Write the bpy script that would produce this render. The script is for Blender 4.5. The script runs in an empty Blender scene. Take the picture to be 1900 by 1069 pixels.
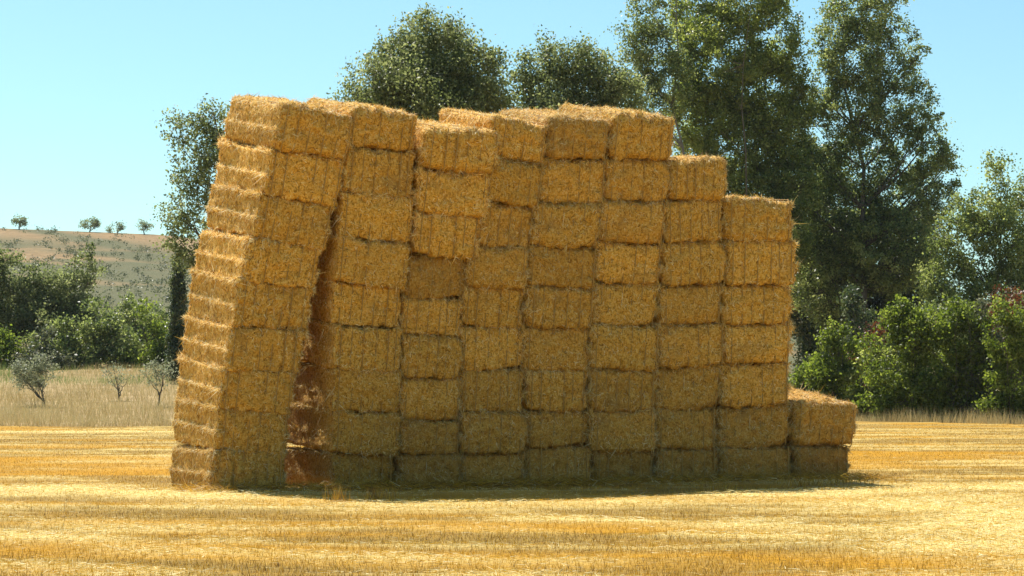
import bpy, math, random
import numpy as np
from mathutils import Matrix, Vector

# ------------------------------------------------------------------ camera, sky, sun, exposure
sc = bpy.context.scene
R = math.radians
EYE = 1.6
cam_d = bpy.data.cameras.new('camera')
cam_d.sensor_width = 36.0
cam_d.lens = 36.0 * 3700 / 1900
cam_d.clip_start = 0.1
cam_d.clip_end = 6000
cam = bpy.data.objects.new('camera', cam_d)
sc.collection.objects.link(cam)
cam.location = (0, 0, EYE)
cam.rotation_euler = (R(90 + 3.04), 0, 0)
sc.camera = cam

SUN_EL, SUN_AZ = R(60), R(34)          # azimuth measured from +Y towards -X (behind the stack, left)
world = bpy.data.worlds.new('World')
sc.world = world
world.use_nodes = True
wn = world.node_tree.nodes; wl = world.node_tree.links
wn.clear()
w_out = wn.new('ShaderNodeOutputWorld'); w_bg = wn.new('ShaderNodeBackground')
w_sky = wn.new('ShaderNodeTexSky'); w_sky.sky_type = 'NISHITA'; w_sky.sun_disc = False
w_sky.sun_elevation = SUN_EL
w_sky.sun_rotation = -SUN_AZ
w_sky.altitude = 100; w_sky.air_density = 1.0; w_sky.dust_density = 0.7; w_sky.ozone_density = 3.0
w_tint = wn.new('ShaderNodeMix'); w_tint.data_type = 'RGBA'; w_tint.blend_type = 'MULTIPLY'
w_tint.inputs[0].default_value = 1.0
w_tint.inputs[7].default_value = (0.84, 1.06, 0.95, 1)   # the camera's cool, cyan rendering of the sky
wl.new(w_sky.outputs[0], w_tint.inputs[6]); wl.new(w_tint.outputs[2], w_bg.inputs[0])
w_bg.inputs[1].default_value = 0.088
wl.new(w_bg.outputs[0], w_out.inputs[0])

sun_d = bpy.data.lights.new('sun', 'SUN')
sun_d.energy = 4.6; sun_d.angle = R(0.53); sun_d.color = (1.0, 0.955, 0.88)
sun = bpy.data.objects.new('sun', sun_d); sc.collection.objects.link(sun)
to_sun = Vector((-math.sin(SUN_AZ) * math.cos(SUN_EL), math.cos(SUN_AZ) * math.cos(SUN_EL), math.sin(SUN_EL)))
sun.rotation_euler = to_sun.to_track_quat('Z', 'Y').to_euler()

vs = sc.view_settings
vs.view_transform = 'Standard'; vs.look = 'None'; vs.exposure = 0.88; vs.gamma = 1.0
sc.cycles.max_bounces = 10; sc.cycles.diffuse_bounces = 6
sc.cycles.use_denoising = True

# ------------------------------------------------------------------ helpers
rng = np.random.default_rng(7)
random.seed(7)

def link(o, parent=None):
    sc.collection.objects.link(o)
    if parent is not None: o.parent = parent
    return o

def tag(o, label=None, cat=None, group=None, kind=None):
    if label: o['label'] = label
    if cat: o['category'] = cat
    if group: o['group'] = group
    if kind: o['kind'] = kind
    return o

def empty(name, loc=(0, 0, 0)):
    o = bpy.data.objects.new(name, None); o.empty_display_size = 0.3
    o.location = loc
    return link(o)

def mesh_np(name, verts, faces, n, mat=None, tint=None, smooth=False):
    """verts (V,3); faces flat (F,n) array; tint: per-vertex float stored as attribute 'tint'"""
    verts = np.asarray(verts, np.float32); faces = np.asarray(faces, np.int32)
    m = bpy.data.meshes.new(name)
    m.vertices.add(len(verts)); m.vertices.foreach_set('co', verts.ravel())
    m.loops.add(faces.size); m.loops.foreach_set('vertex_index', faces.ravel())
    m.polygons.add(len(faces))
    m.polygons.foreach_set('loop_start', np.arange(0, faces.size, n, dtype=np.int32))
    if smooth: m.polygons.foreach_set('use_smooth', np.ones(len(faces), bool))
    m.update(calc_edges=True)
    if tint is not None:
        a = m.attributes.new('tint', 'FLOAT', 'POINT'); a.data.foreach_set('value', np.asarray(tint, np.float32))
    if mat: m.materials.append(mat)
    return m

def obj(name, mesh, parent=None):
    return link(bpy.data.objects.new(name, mesh), parent)

def unit(v):
    return v / np.maximum(np.linalg.norm(v, axis=-1, keepdims=True), 1e-9)

def _hash(ix, iy, seed):
    h = (ix.astype(np.int64) * 374761393 + iy.astype(np.int64) * 668265263 + seed * 974634) & 0x7fffffff
    h = ((h ^ (h >> 13)) * 1274126177) & 0x7fffffff
    return ((h ^ (h >> 16)) & 0xffff) / 65535.0

def vnoise(x, y, seed=0):
    x = np.asarray(x, float); y = np.asarray(y, float)
    ix = np.floor(x); iy = np.floor(y); fx = x - ix; fy = y - iy
    fx = fx * fx * (3 - 2 * fx); fy = fy * fy * (3 - 2 * fy)
    a = _hash(ix, iy, seed); b = _hash(ix + 1, iy, seed); c = _hash(ix, iy + 1, seed); d = _hash(ix + 1, iy + 1, seed)
    return (a * (1 - fx) + b * fx) * (1 - fy) + (c * (1 - fx) + d * fx) * fy

def fbm(x, y, seed=0, o=4):
    s = 0; a = 0.5
    for k in range(o):
        s = s + a * vnoise(x * 2 ** k, y * 2 ** k, seed + k); a *= 0.5
    return s / (1 - 0.5 ** o)

def sstep(a, b, x):
    t = np.clip((x - a) / (b - a), 0, 1); return t * t * (3 - 2 * t)

# ------------------------------------------------------------------ materials
class NT:
    def __init__(self, name):
        self.m = bpy.data.materials.new(name); self.m.use_nodes = True
        self.t = self.m.node_tree; self.t.nodes.clear()
        self.out = self.n('ShaderNodeOutputMaterial')
    def n(self, typ, **kw):
        x = self.t.nodes.new(typ)
        for k, v in kw.items(): setattr(x, k, v)
        return x
    def l(self, a, b): self.t.links.new(a, b)
    def math(self, op, a, b=None, clamp=False):
        x = self.n('ShaderNodeMath', operation=op, use_clamp=clamp)
        for i, v in enumerate((a, b)):
            if v is None: continue
            if hasattr(v, 'links'): self.l(v, x.inputs[i])
            else: x.inputs[i].default_value = v
        return x.outputs[0]
    def mix(self, f, a, b, blend='MIX'):
        x = self.n('ShaderNodeMix', data_type='RGBA', blend_type=blend)
        for i, v in ((0, f), (6, a), (7, b)):
            if hasattr(v, 'links'): self.l(v, x.inputs[i])
            elif i == 0: x.inputs[0].default_value = v
            else: x.inputs[i].default_value = (*v, 1)
        return x.outputs[2]
    def ramp(self, f, stops):
        x = self.n('ShaderNodeValToRGB'); self.l(f, x.inputs[0])
        e = x.color_ramp.elements
        while len(e) < len(stops): e.new(0.5)
        for i, (p, c) in enumerate(stops): e[i].position = p; e[i].color = (*c, 1)
        return x.outputs[0]
    def noise(self, vec, scale, detail=4, rough=0.55, dist=0.0):
        x = self.n('ShaderNodeTexNoise'); x.inputs['Scale'].default_value = scale
        x.inputs['Detail'].default_value = detail; x.inputs['Roughness'].default_value = rough
        x.inputs['Distortion'].default_value = dist
        if vec is not None: self.l(vec, x.inputs['Vector'])
        return x.outputs[0]
    def mapping(self, vec, scale=(1, 1, 1), rot=(0, 0, 0), loc=None):
        x = self.n('ShaderNodeMapping'); self.l(vec, x.inputs[0])
        x.inputs['Scale'].default_value = scale; x.inputs['Rotation'].default_value = rot
        return x.outputs[0]
    def attr(self, name, typ='GEOMETRY'):
        x = self.n('ShaderNodeAttribute', attribute_name=name, attribute_type=typ); return x.outputs['Fac']
    def pbsdf(self, col, rough=0.8, spec=0.3, normal=None):
        p = self.n('ShaderNodeBsdfPrincipled')
        if hasattr(col, 'links'): self.l(col, p.inputs['Base Color'])
        else: p.inputs['Base Color'].default_value = (*col, 1)
        p.inputs['Roughness'].default_value = rough; p.inputs['Specular IOR Level'].default_value = spec
        if normal is not None: self.l(normal, p.inputs['Normal'])
        return p.outputs[0]
    def bump(self, h, strength=0.5, dist=0.02):
        b = self.n('ShaderNodeBump'); b.inputs['Strength'].default_value = strength
        b.inputs['Distance'].default_value = dist; self.l(h, b.inputs['Height']); return b.outputs[0]
    def done(self, s): self.l(s, self.out.inputs[0]); return self.m

def mat_straw_body():
    t = NT('pressed_straw')
    tc = t.n('ShaderNodeTexCoord'); oi = t.n('ShaderNodeObjectInfo')
    off = t.n('ShaderNodeVectorMath', operation='ADD'); t.l(tc.outputs['Object'], off.inputs[0])
    rv = t.n('ShaderNodeVectorMath', operation='SCALE'); rv.inputs[0].default_value = (13.1, 7.7, 5.3)
    t.l(t.math('MULTIPLY', oi.outputs['Random'], 20.0), rv.inputs['Scale']); t.l(rv.outputs[0], off.inputs[1])
    v = off.outputs[0]
    f1 = t.noise(t.mapping(v, (14, 14, 95), (0.5, 0.3, 0.2)), 1.0, 3, 0.6)
    f2 = t.noise(t.mapping(v, (95, 20, 16), (0.2, 0.5, 0.6)), 1.0, 3, 0.6)
    f3 = t.noise(t.mapping(v, (60, 60, 9), (0.0, 0.15, 0.0)), 1.0, 3, 0.6)
    fib = t.math('MULTIPLY', t.math('ADD', t.math('ADD', f1, f2), f3), 0.333)
    blot = t.noise(v, 2.6, 4, 0.6)
    mott = t.noise(v, 26.0, 4, 0.75)
    h = t.math('ADD', t.math('MULTIPLY', fib, 0.6), t.math('MULTIPLY', mott, 0.4))
    c = t.ramp(h, [(0.39, (0.10, 0.036, 0.003)), (0.45, (0.54, 0.25, 0.024)), (0.515, (0.87, 0.485, 0.078)), (0.59, (0.96, 0.72, 0.26))])
    c = t.mix(t.math('MULTIPLY', blot, 0.3), c, (0.62, 0.30, 0.03))
    wea = t.n('ShaderNodeMapRange'); t.l(t.noise(v, 1.7, 3, 0.6), wea.inputs[0]); wea.inputs[1].default_value = 0.56; wea.inputs[2].default_value = 0.74; wea.inputs[4].default_value = 0.7
    c = t.mix(wea.outputs[0], c, (0.40, 0.235, 0.07))
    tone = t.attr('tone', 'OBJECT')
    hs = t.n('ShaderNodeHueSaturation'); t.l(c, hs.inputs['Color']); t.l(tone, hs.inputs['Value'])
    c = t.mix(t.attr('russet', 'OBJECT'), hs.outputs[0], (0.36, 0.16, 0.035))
    nrm = t.bump(h, 1.0, 0.07)
    return t.done(t.pbsdf(c, 0.75, 0.25, nrm))

def mat_fibre(name, stops, transl=0.25, objtone=False, rough=0.6):
    t = NT(name)
    c = t.ramp(t.attr('tint'), stops)
    if objtone:
        hs = t.n('ShaderNodeHueSaturation'); t.l(c, hs.inputs['Color']); t.l(t.attr('tone', 'OBJECT'), hs.inputs['Value'])
        c = t.mix(t.math('MULTIPLY', t.attr('russet', 'OBJECT'), 0.7), hs.outputs[0], (0.36, 0.16, 0.035))
    p = t.pbsdf(c, rough, 0.35)
    tr = t.n('ShaderNodeBsdfTranslucent'); t.l(c, tr.inputs[0])
    mx = t.n('ShaderNodeMixShader'); mx.inputs[0].default_value = transl
    t.l(p, mx.inputs[1]); t.l(tr.outputs[0], mx.inputs[2])
    return t.done(mx.outputs[0])

def mat_bark(name, a, b):
    t = NT(name); tc = t.n('ShaderNodeTexCoord')
    n = t.noise(t.mapping(tc.outputs['Object'], (6, 6, 1.2)), 2.0, 5, 0.6)
    return t.done(t.pbsdf(t.ramp(n, [(0.3, a), (0.7, b)]), 0.9, 0.15, t.bump(n, 0.6, 0.05)))

M_STRAW = mat_straw_body()
M_LOOSE = mat_fibre('loose_straw', [(0.0, (0.20, 0.085, 0.010)), (0.30, (0.66, 0.37, 0.045)), (0.65, (0.90, 0.64, 0.17)), (1.0, (0.96, 0.86, 0.52))], 0.25, True)
M_STUB = mat_fibre('stubble', [(0.0, (0.10, 0.045, 0.006)), (0.22, (0.33, 0.20, 0.05)), (0.48, (0.56, 0.295, 0.012)), (0.74, (0.68, 0.43, 0.05)), (1.0, (0.95, 0.86, 0.50))], 0.25)
M_DRY = mat_fibre('dry_grass', [(0.0, (0.30, 0.20, 0.07)), (0.5, (0.50, 0.38, 0.16)), (0.85, (0.60, 0.49, 0.24)), (1.0, (0.22, 0.29, 0.08))], 0.3)
def mt_twine():
    t = NT('baling_twine'); return t.done(t.pbsdf((0.40, 0.24, 0.07), 0.7, 0.3))
M_TWINE = mt_twine()
M_BARK = mat_bark('grey_brown_bark', (0.05, 0.04, 0.03), (0.17, 0.145, 0.115))
M_BARKP = mat_bark('pale_poplar_bark', (0.10, 0.09, 0.075), (0.26, 0.24, 0.20))

# ------------------------------------------------------------------ terrain
def field_edge(x):
    return np.interp(x, [-80, -10, 4, 14, 20, 28, 60], [93, 93, 100, 105, 104, 97, 84]) + 1.2 * (vnoise(np.asarray(x) / 5.0, np.asarray(x) * 0 + 3, 41) - 0.5)

def terrain(x, y):
    x = np.asarray(x, float); y = np.asarray(y, float)
    left = sstep(20, -12, x)
    z = np.clip(y - 92, 0, 70) * (0.060 * left + 0.012)
    # the long dry hill behind
    crest_y = 520 + 0.10 * x
    top = np.interp(x, [-900, -400, -180, -133, -91, -20, 120, 400, 900], [26, 37, 42.5, 43.2, 41.9, 33, 22, 16, 12])
    up = sstep(150, 1, (crest_y - y) * 150 / 360)
    hill = np.where(y < crest_y, np.clip((y - 165) / (crest_y - 165), 0, 1) ** 1.12, np.maximum(1 - ((y - crest_y) / 500) ** 1.5, -0.1))
    far = sstep(160, 240, y)
    z = z + np.maximum(hill, -0.1) * (top - 4.2 * left) * np.where(y > 165, 1, 0)
    z = z + far * (fbm(x / 60, y / 60, 5) - 0.5) * 3.0 * sstep(520, 300, y) + far * (fbm(x / 16, y / 16, 9) - 0.5) * 0.7
    return z

def grid_mesh(name, xs, ys, zf, mat, keep=None, attrs=None):
    X, Y = np.meshgrid(xs, ys); Z = zf(X, Y)
    V = np.stack([X, Y, Z], -1).reshape(-1, 3)
    nx = len(xs); i, j = np.meshgrid(np.arange(nx - 1), np.arange(len(ys) - 1))
    a = (j * nx + i).ravel(); Fq = np.stack([a, a + 1, a + 1 + nx, a + nx], -1)
    if keep is not None: Fq = Fq[keep(X.ravel()[a], Y.ravel()[a])]
    m = mesh_np(name, V, Fq, 4, mat, smooth=True)
    for k, f in (attrs or {}).items():
        at = m.attributes.new(k, 'FLOAT', 'POINT'); at.data.foreach_set('value', f(V[:, 0], V[:, 1]).astype(np.float32))
    return m

def mat_ground():
    t = NT('dry_hill_and_meadow')
    g = t.n('ShaderNodeNewGeometry'); p = g.outputs['Position']
    n1 = t.noise(p, 0.05, 6, 0.6); n2 = t.noise(p, 0.6, 5, 0.65); n3 = t.noise(p, 3.0, 4, 0.7)
    scrub = t.attr('scrub')
    dry = t.ramp(n2, [(0.3, (0.24, 0.165, 0.075)), (0.55, (0.36, 0.255, 0.125)), (0.75, (0.44, 0.33, 0.18))])
    brown = t.ramp(n2, [(0.3, (0.175, 0.115, 0.055)), (0.7, (0.31, 0.205, 0.10))])
    c = t.mix(t.attr('hillness'), dry, brown)
    grn = t.ramp(n3, [(0.35, (0.075, 0.078, 0.036)), (0.7, (0.165, 0.15, 0.078))])
    f = t.math('MULTIPLY', scrub, t.math('MULTIPLY_ADD', n1, 1.0), True)
    c = t.mix(f, c, grn)
    return t.done(t.pbsdf(c, 0.95, 0.1, t.bump(n3, 0.5, 0.3)))

xs = np.unique(np.concatenate([np.linspace(-2500, -300, 23), np.linspace(-300, 300, 151), np.linspace(300, 2500, 23)]))
ys = np.unique(np.concatenate([np.linspace(-600, -20, 12), np.linspace(-20, 200, 80), np.linspace(200, 560, 110), np.linspace(560, 3500, 40)]))
def scrub_amt(x, y):
    s = sstep(0.40, 0.62, fbm(x / 22 + 3, y / 30, 21)) * sstep(490, 430, y) + 0.25 * sstep(430, 300, y)
    # a dark diagonal line of scrub running down from the crest
    dl = np.abs((x + 118) - (500 - y) * 0.55)
    s = s + sstep(9, 2, dl) * (y > 440) * (y < 505)
    return np.clip(s, 0, 1) * (y > 170)
gm = grid_mesh('ground', xs, ys, lambda x, y: terrain(x, y) - 0.06, mat_ground(),
               attrs={'scrub': scrub_amt, 'hillness': lambda x, y: sstep(170, 260, y)})
tag(obj('ground', gm), kind='structure')

# straw swaths lying on the stubble: polylines in metres (x, y), width, strength
SW = [
    ([(-14, 33), (-9, 33.6), (-6.0, 32.2), (-4.2, 30.6), (-1.5, 28.9), (1.5, 29.6), (4.5, 31.6), (7.5, 33.6), (12, 36.5)], 1.2, 1.0),
    ([(-12, 28.2), (-7, 28.8), (-4, 28.2), (0, 27.4)], 0.5, 0.8),
    ([(-6.5, 22.8), (-4.6, 21.6), (-3.4, 20.0), (-1.9, 19.6), (0.5, 19.2)], 0.6, 1.0),
    ([(-3.6, 23.6), (-1.0, 23.8), (0.3, 23.2)], 0.4, 0.7),
    ([(0.3, 25.4), (2.3, 24.4), (4.5, 23.5), (8, 22.6)], 0.7, 0.9),
    ([(2.0, 22.6), (4.0, 22.2), (5.4, 22.2)], 0.5, 0.9),
    ([(5.2, 29.5), (6.3, 27), (5.6, 22.5), (4.9, 19.5), (5.4, 17)], 1.3, 1.0),
    ([(7.5, 31), (8.4, 29), (9.5, 26)], 1.6, 0.9),
    ([(-5.2, 24.5), (-4.6, 23.9), (-3.9, 24.2)], 0.8, 0.8),
    ([(-5, 18.4), (-3.9, 18.2), (-3.2, 17.6)], 0.5, 0.7),
    ([(-60, 84), (-30, 83), (-14, 84), (0, 86)], 2.6, 0.9),
    ([(-60, 73), (-30, 72), (-14, 72)], 0.8, 0.5),
    ([(-40, 36.5), (-16, 35.5), (-7, 34.5)], 0.7, 0.9),
    ([(10, 62), (16, 61), (30, 60)], 1.2, 0.6),
    ([(10, 47), (14, 46.5), (24, 45)], 0.8, 0.7),
    ([(12, 90), (20, 88), (40, 86)], 2.0, 0.55),
    ([(-1.0, 20.9), (1.4, 20.6), (3.0, 21.0)], 0.3, 0.5),
]
AMB = [(1.4, 23.4, 2.2, 0.7), (3.5, 18.6, 1.0, 0.7), (-11, 44, 6, 6), (-3.2, 22.4, 1.8, 0.5), (-0.5, 26.2, 2.6, 0.4), (11, 52, 5, 4), (-4.2, 17.8, 0.8, 0.4)]
def amber(x, y):
    v = y + 0.08 * x
    g = sum(0.75 * np.exp(-((x - a) / c) ** 2 - ((v - b) / d) ** 2) for a, b, c, d in AMB)
    return np.clip(g + 0.75 * sstep(0.45, 0.66, fbm(x / 7, v / 2.2, 55, 4)) + 0.35 * sstep(0.5, 0.75, fbm(x / 1.6, v / 0.8, 57, 3)), 0, 1)

def swath(x, y):
    x = np.asarray(x, float); y = np.asarray(y, float)
    s = np.zeros_like(x)
    wob = (fbm(x / 1.5, y / 1.1, 3, 4) - 0.5) * 2.6
    for pts, w, k in SW:
        dm = np.full_like(x, 1e9)
        for (ax, ay), (bx, by) in zip(pts[:-1], pts[1:]):
            dx, dy = bx - ax, by - ay
            t = np.clip(((x - ax) * dx + (y - ay) * dy) / (dx * dx + dy * dy), 0, 1)
            dm = np.minimum(dm, np.hypot(x - ax - t * dx, y - ay - t * dy))
        s = np.maximum(s, k * np.exp(-((np.maximum(dm + wob * w * 0.55, 0)) / w) ** 2))
    v = y + 0.10 * x + 2.5 * (vnoise(x / 14, y / 14, 8) - 0.5)
    st = np.maximum(sstep(0.55, 0.74, fbm(x / 4.5, v / 1.5, 17, 4)), 0.8 * sstep(0.60, 0.78, fbm(x / 1.6, v / 0.7, 18, 3)))
    s = np.maximum(s, 0.75 * st) * (1 - 0.6 * sstep(0.3, 0.9, amber(x, y)))
    return np.clip(s * (0.75 + 0.6 * fbm(x / 0.8, y / 0.8, 31, 3)), 0, 1)

def field_z(x, y):
    return terrain(x, y) + 0.05 * (fbm(x / 3, y / 3, 77, 3) - 0.5) + 0.03 * swath(x, y)

def mat_field():
    t = NT('stubble_ground')
    g = t.n('ShaderNodeNewGeometry'); p = g.outputs['Position']
    n2 = t.noise(t.mapping(p, (1, 1.6, 1)), 9.0, 6, 0.75); n3 = t.noise(p, 22.0, 5, 0.75)
    base = t.ramp(n2, [(0.32, (0.11, 0.06, 0.012)), (0.5, (0.27, 0.165, 0.036)), (0.68, (0.46, 0.30, 0.06))])
    am = t.ramp(n2, [(0.32, (0.22, 0.095, 0.004)), (0.6, (0.56, 0.28, 0.010))])
    c = t.mix(t.attr('amber'), base, am)
    st = t.ramp(n3, [(0.36, (0.32, 0.19, 0.035)), (0.52, (0.68, 0.50, 0.15)), (0.66, (0.95, 0.85, 0.50))])
    c = t.mix(t.attr('swath'), c, st)
    return t.done(t.pbsdf(c, 0.9, 0.15, t.bump(n2, 0.7, 0.08)))

fx = np.unique(np.concatenate([np.arange(-80, -16, 1.0), np.arange(-16, 16, 0.22), np.arange(16, 61, 1.0)]))
fy = np.unique(np.concatenate([np.arange(-30, 14, 1.5), np.arange(14, 45, 0.2), np.arange(45, 126, 0.7)]))
fm = grid_mesh('field', fx, fy, field_z, mat_field(), keep=lambda x, y: y < field_edge(x), attrs={'swath': swath, 'amber': amber})
tag(obj('field', fm), kind='structure')

# blades: single tapered triangles
def blades(P, D, L, Wd, tint, name, mat):
    """P base points, D unit directions, L lengths, Wd widths"""
    n = len(P)
    side = unit(np.cross(D, unit(rng.normal(size=(n, 3)))))
    V = np.empty((n, 3, 3)); V[:, 0] = P - side * Wd[:, None] / 2; V[:, 1] = P + side * Wd[:, None] / 2; V[:, 2] = P + D * L[:, None]
    return mesh_np(name, V.reshape(-1, 3), np.arange(n * 3).reshape(-1, 3), 3, mat, np.repeat(tint, 3))

def wedge(n, y0, y1, pw=1.0, half=0.30, pad=3.0):
    u = rng.random(n)
    y = (y0 ** (1 - pw) + u * (y1 ** (1 - pw) - y0 ** (1 - pw))) ** (1 / (1 - pw)) if pw != 1 else y0 * (y1 / y0) ** u
    x = (rng.random(n) * 2 - 1) * (half * y + pad)
    return x, y

# standing stubble
x, y = wedge(380000, 13, 100, 1.35)
y = y + (np.round(y / 0.17) * 0.17 - y) * 0.12 * (y < 40)
k = (y < field_edge(x)) & (rng.random(len(x)) < 1 - 0.45 * swath(x, y) - 0.35 * amber(x, y)); x, y = x[k], y[k]
n = len(x); D = unit(np.stack([rng.normal(0, 0.28, n), rng.normal(0, 0.28, n), np.ones(n)], -1))
tn = np.clip(0.34 + rng.normal(0, 0.26, n) * (1 - 0.5 * amber(x, y)) + 0.12 * amber(x, y) + 0.42 * swath(x, y), 0, 1)
m = blades(np.stack([x, y, field_z(x, y) - 0.01], -1), D, rng.uniform(0.025, 0.085, n), 0.007 * np.maximum(1, y / 30), tn, 'stubble', M_STUB)
tag(obj('stubble', m), 'short golden cut stubble standing all over the field', 'stubble', kind='stuff')
# straw lying in the swaths and scattered
x, y = wedge(300000, 13, 95, 1.3)
s = swath(x, y)
k = (y < field_edge(x)) & (rng.random(len(x)) < 0.045 + 0.85 * s); x, y, s = x[k], y[k], s[k]
n = len(x); an = rng.uniform(0, 2 * math.pi, n)
D = unit(np.stack([np.cos(an), np.sin(an), rng.uniform(-0.05, 0.22, n)], -1))
tn = np.clip(0.60 + rng.normal(0, 0.22, n) + 0.26 * s, 0, 1)
m = blades(np.stack([x, y, field_z(x, y) + 0.01 + rng.random(n) * 0.035 * s], -1), D, rng.uniform(0.06, 0.17, n), 0.0065 * np.maximum(1, y / 30), tn, 'scattered_straw', M_STUB)
tag(obj('scattered_straw', m), 'pale loose straw left in streaks over the stubble field', 'straw', kind='stuff')

# broken straw spilled along the foot of the stack
n = 9000
sf = rng.uniform(-0.6, 12.8, n); tf = -np.abs(rng.normal(0, 0.45, n)) + 0.15
x = -4.859 + math.cos(R(24)) * sf - math.sin(R(24)) * tf; y = 32.526 + math.sin(R(24)) * sf + math.cos(R(24)) * tf
an = rng.uniform(0, 2 * math.pi, n)
D = unit(np.stack([np.cos(an), np.sin(an), rng.uniform(0, 0.5, n)], -1))
m = blades(np.stack([x, y, field_z(x, y) + 0.01 + rng.random(n) ** 2 * 0.10], -1), D, rng.uniform(0.1, 0.3, n), np.full(n, 0.009), np.clip(rng.normal(0.42, 0.25, n), 0, 1), 'spilled_straw', M_STUB)
tag(obj('spilled_straw', m), 'broken straw spilled on the ground along the stack foot', 'straw', kind='stuff')

# ------------------------------------------------------------------ straw bales
BW, BL, BH = 1.2, 2.4, 0.7
NX, NY, NZ = 36, 40, 18
TW = [(-0.5 + i * 0.2) for i in range(6)]

def bale_variant(seed, top=False, flat=False, lipk=1.0):
    rs = np.random.default_rng(seed)
    idx = {}; pts = []
    def vid(i, j, k):
        key = (i, j, k)
        if key not in idx: idx[key] = len(pts); pts.append(key)
        return idx[key]
    faces = []
    for j in range(NY):
        for k in range(NZ):
            faces.append((vid(0, j, k), vid(0, j, k + 1), vid(0, j + 1, k + 1), vid(0, j + 1, k)))
            faces.append((vid(NX, j, k), vid(NX, j + 1, k), vid(NX, j + 1, k + 1), vid(NX, j, k + 1)))
    for i in range(NX):
        for k in range(NZ):
            faces.append((vid(i, 0, k), vid(i + 1, 0, k), vid(i + 1, 0, k + 1), vid(i, 0, k + 1)))
            faces.append((vid(i, NY, k), vid(i, NY, k + 1), vid(i + 1, NY, k + 1), vid(i + 1, NY, k)))
    for i in range(NX):
        for j in range(NY):
            faces.append((vid(i, j, 0), vid(i, j + 1, 0), vid(i + 1, j + 1, 0), vid(i + 1, j, 0)))
            faces.append((vid(i, j, NZ), vid(i + 1, j, NZ), vid(i + 1, j + 1, NZ), vid(i, j + 1, NZ)))
    P = np.array(pts, float) / np.array([NX, NY, NZ]) - 0.5
    half = np.array([BW, BL, BH]) / 2
    p = P * 2 * half
    r = 0.15 if top else (0.05 if flat else 0.098)
    c = np.clip(p, -half + r, half - r)
    nv = unit(p - c + 1e-12)
    q = c + nv * r
    X, Y, Z = q[:, 0], q[:, 1], q[:, 2]
    nx_, ny_, nz_ = np.abs(nv).T
    # ends bulge between the strings, strings bite in
    out = np.zeros(len(q))
    end = ny_ ** 2; tb = nz_ ** 2; sd = nx_ ** 2
    bulge = (1 - (X / half[0]) ** 4) * (1 - (Z / half[2]) ** 4)
    out += end * 0.03 * bulge
    hard = rs.choice([0.5, 1.0, 2.0])
    tws = [x0 + rs.uniform(-0.035, 0.035) for x0 in TW]
    bite = sum(rs.uniform(0.0, 1.2) * hard * np.exp(-((X - x0) / 0.024) ** 2) for x0 in tws)
    out -= (end + 0.7 * tb) * 0.019 * bite * (0.3 + 1.4 * fbm(X * 3 + seed, Z * 4, 7 + seed, 2))
    # long sides: two pressed bands, each flaring to a lip at its top
    tt = np.where(Z > 0, Z / half[2], (Z + half[2]) / half[2])
    out += sd * ((0.034 if flat or top else 0.062) * lipk * tt ** 2.2 - 0.018)
    if top: out += tb * 0.025 * (1 - (X / half[0]) ** 2) * (Z > 0)
    # lumps
    ox = rs.uniform(0, 50)
    def n3(s, sd_): return (fbm((X + Z * 0.7 + ox) * s, (Y - Z * 0.9 + ox) * s, sd_ + seed, 3) - 0.5) + (fbm((X - Z + ox) * s, (Z * 1.3 + Y * 0.4) * s, sd_ + 9 + seed, 3) - 0.5)
    out += (0.070 * n3(2.2, 1) + 0.030 * n3(4.6, 6) + 0.064 * n3(8.0, 2) + 0.044 * n3(22.0, 3)) * (1 - 0.55 * sd)
    # flakes: slices pressed across the length
    out += (sd + tb) * 0.010 * (np.abs(((Y * 9 + 0.25 * n3(4, 5)) % 1) - 0.5) * 2 - 0.5)
    q = q + nv * out[:, None]
    sh = rs.normal(0, 0.02, 3)
    q[:, 0] += (sh[0] * q[:, 2] * 2 + 0.02 * np.sin(Y * 1.4 + ox)) * (0.25 if flat or top else 1)
    q[:, 2] += sh[1] * q[:, 0] - rs.uniform(-0.012, 0.040) * (1 - (X / half[0]) ** 2)
    q[:, 2] += BH / 2                                      # origin at the base
    body = mesh_np('straw_bale', q, np.array(faces), 4, M_STRAW, smooth=True)
    # loose straw over the skin
    fc = np.array(faces); A = q[fc]
    nrm = np.cross(A[:, 1] - A[:, 0], A[:, 3] - A[:, 0]); area = np.linalg.norm(nrm, axis=1); nrm = unit(nrm)
    ctr = A.mean(1)
    e = np.abs((ctr - [0, 0, BH / 2]) / half)
    edge = np.sort(e, axis=1)[:, 1]                        # second largest: near an edge when close to 1
    wgt = area * (0.45 + 1.3 * sstep(0.84, 0.99, edge)) * np.where(nrm[:, 1] < -0.5, 1.7, 1) * np.where(nrm[:, 1] > 0.5, 0.3, 1) * np.where(nrm[:, 2] < -0.5, 0.15, 1) * np.where(nrm[:, 2] > 0.5, 1.3, 1) * np.where((np.abs(nrm[:, 0]) > 0.6) & ((ctr[:, 2] / BH * 2) % 1.0 > 0.72), 4.0, 1)
    N = 8500
    pick = rs.choice(len(fc), N, p=wgt / wgt.sum())
    u = rs.random((N, 2))
    Q = A[pick]
    base = (Q[:, 0] * ((1 - u[:, 0]) * (1 - u[:, 1]))[:, None] + Q[:, 1] * (u[:, 0] * (1 - u[:, 1]))[:, None]
            + Q[:, 2] * (u[:, 0] * u[:, 1])[:, None] + Q[:, 3] * ((1 - u[:, 0]) * u[:, 1])[:, None])
    nn = nrm[pick]; tg = rs.normal(size=(N, 3)); ed = edge[pick]
    tg[:, 2] = tg[:, 2] * 1.25 - 0.25
    tg = unit(tg - nn * np.sum(tg * nn, 1, keepdims=True))
    lift = np.clip(np.abs(rs.normal(0.08, 0.16, N)) + 0.20 * sstep(0.8, 1, ed) * rs.random(N), 0.02, 0.8)
    onside = np.abs(nn[:, 0]) > 0.6
    tg[onside, 1] *= 0.35; tg = unit(tg)
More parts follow.
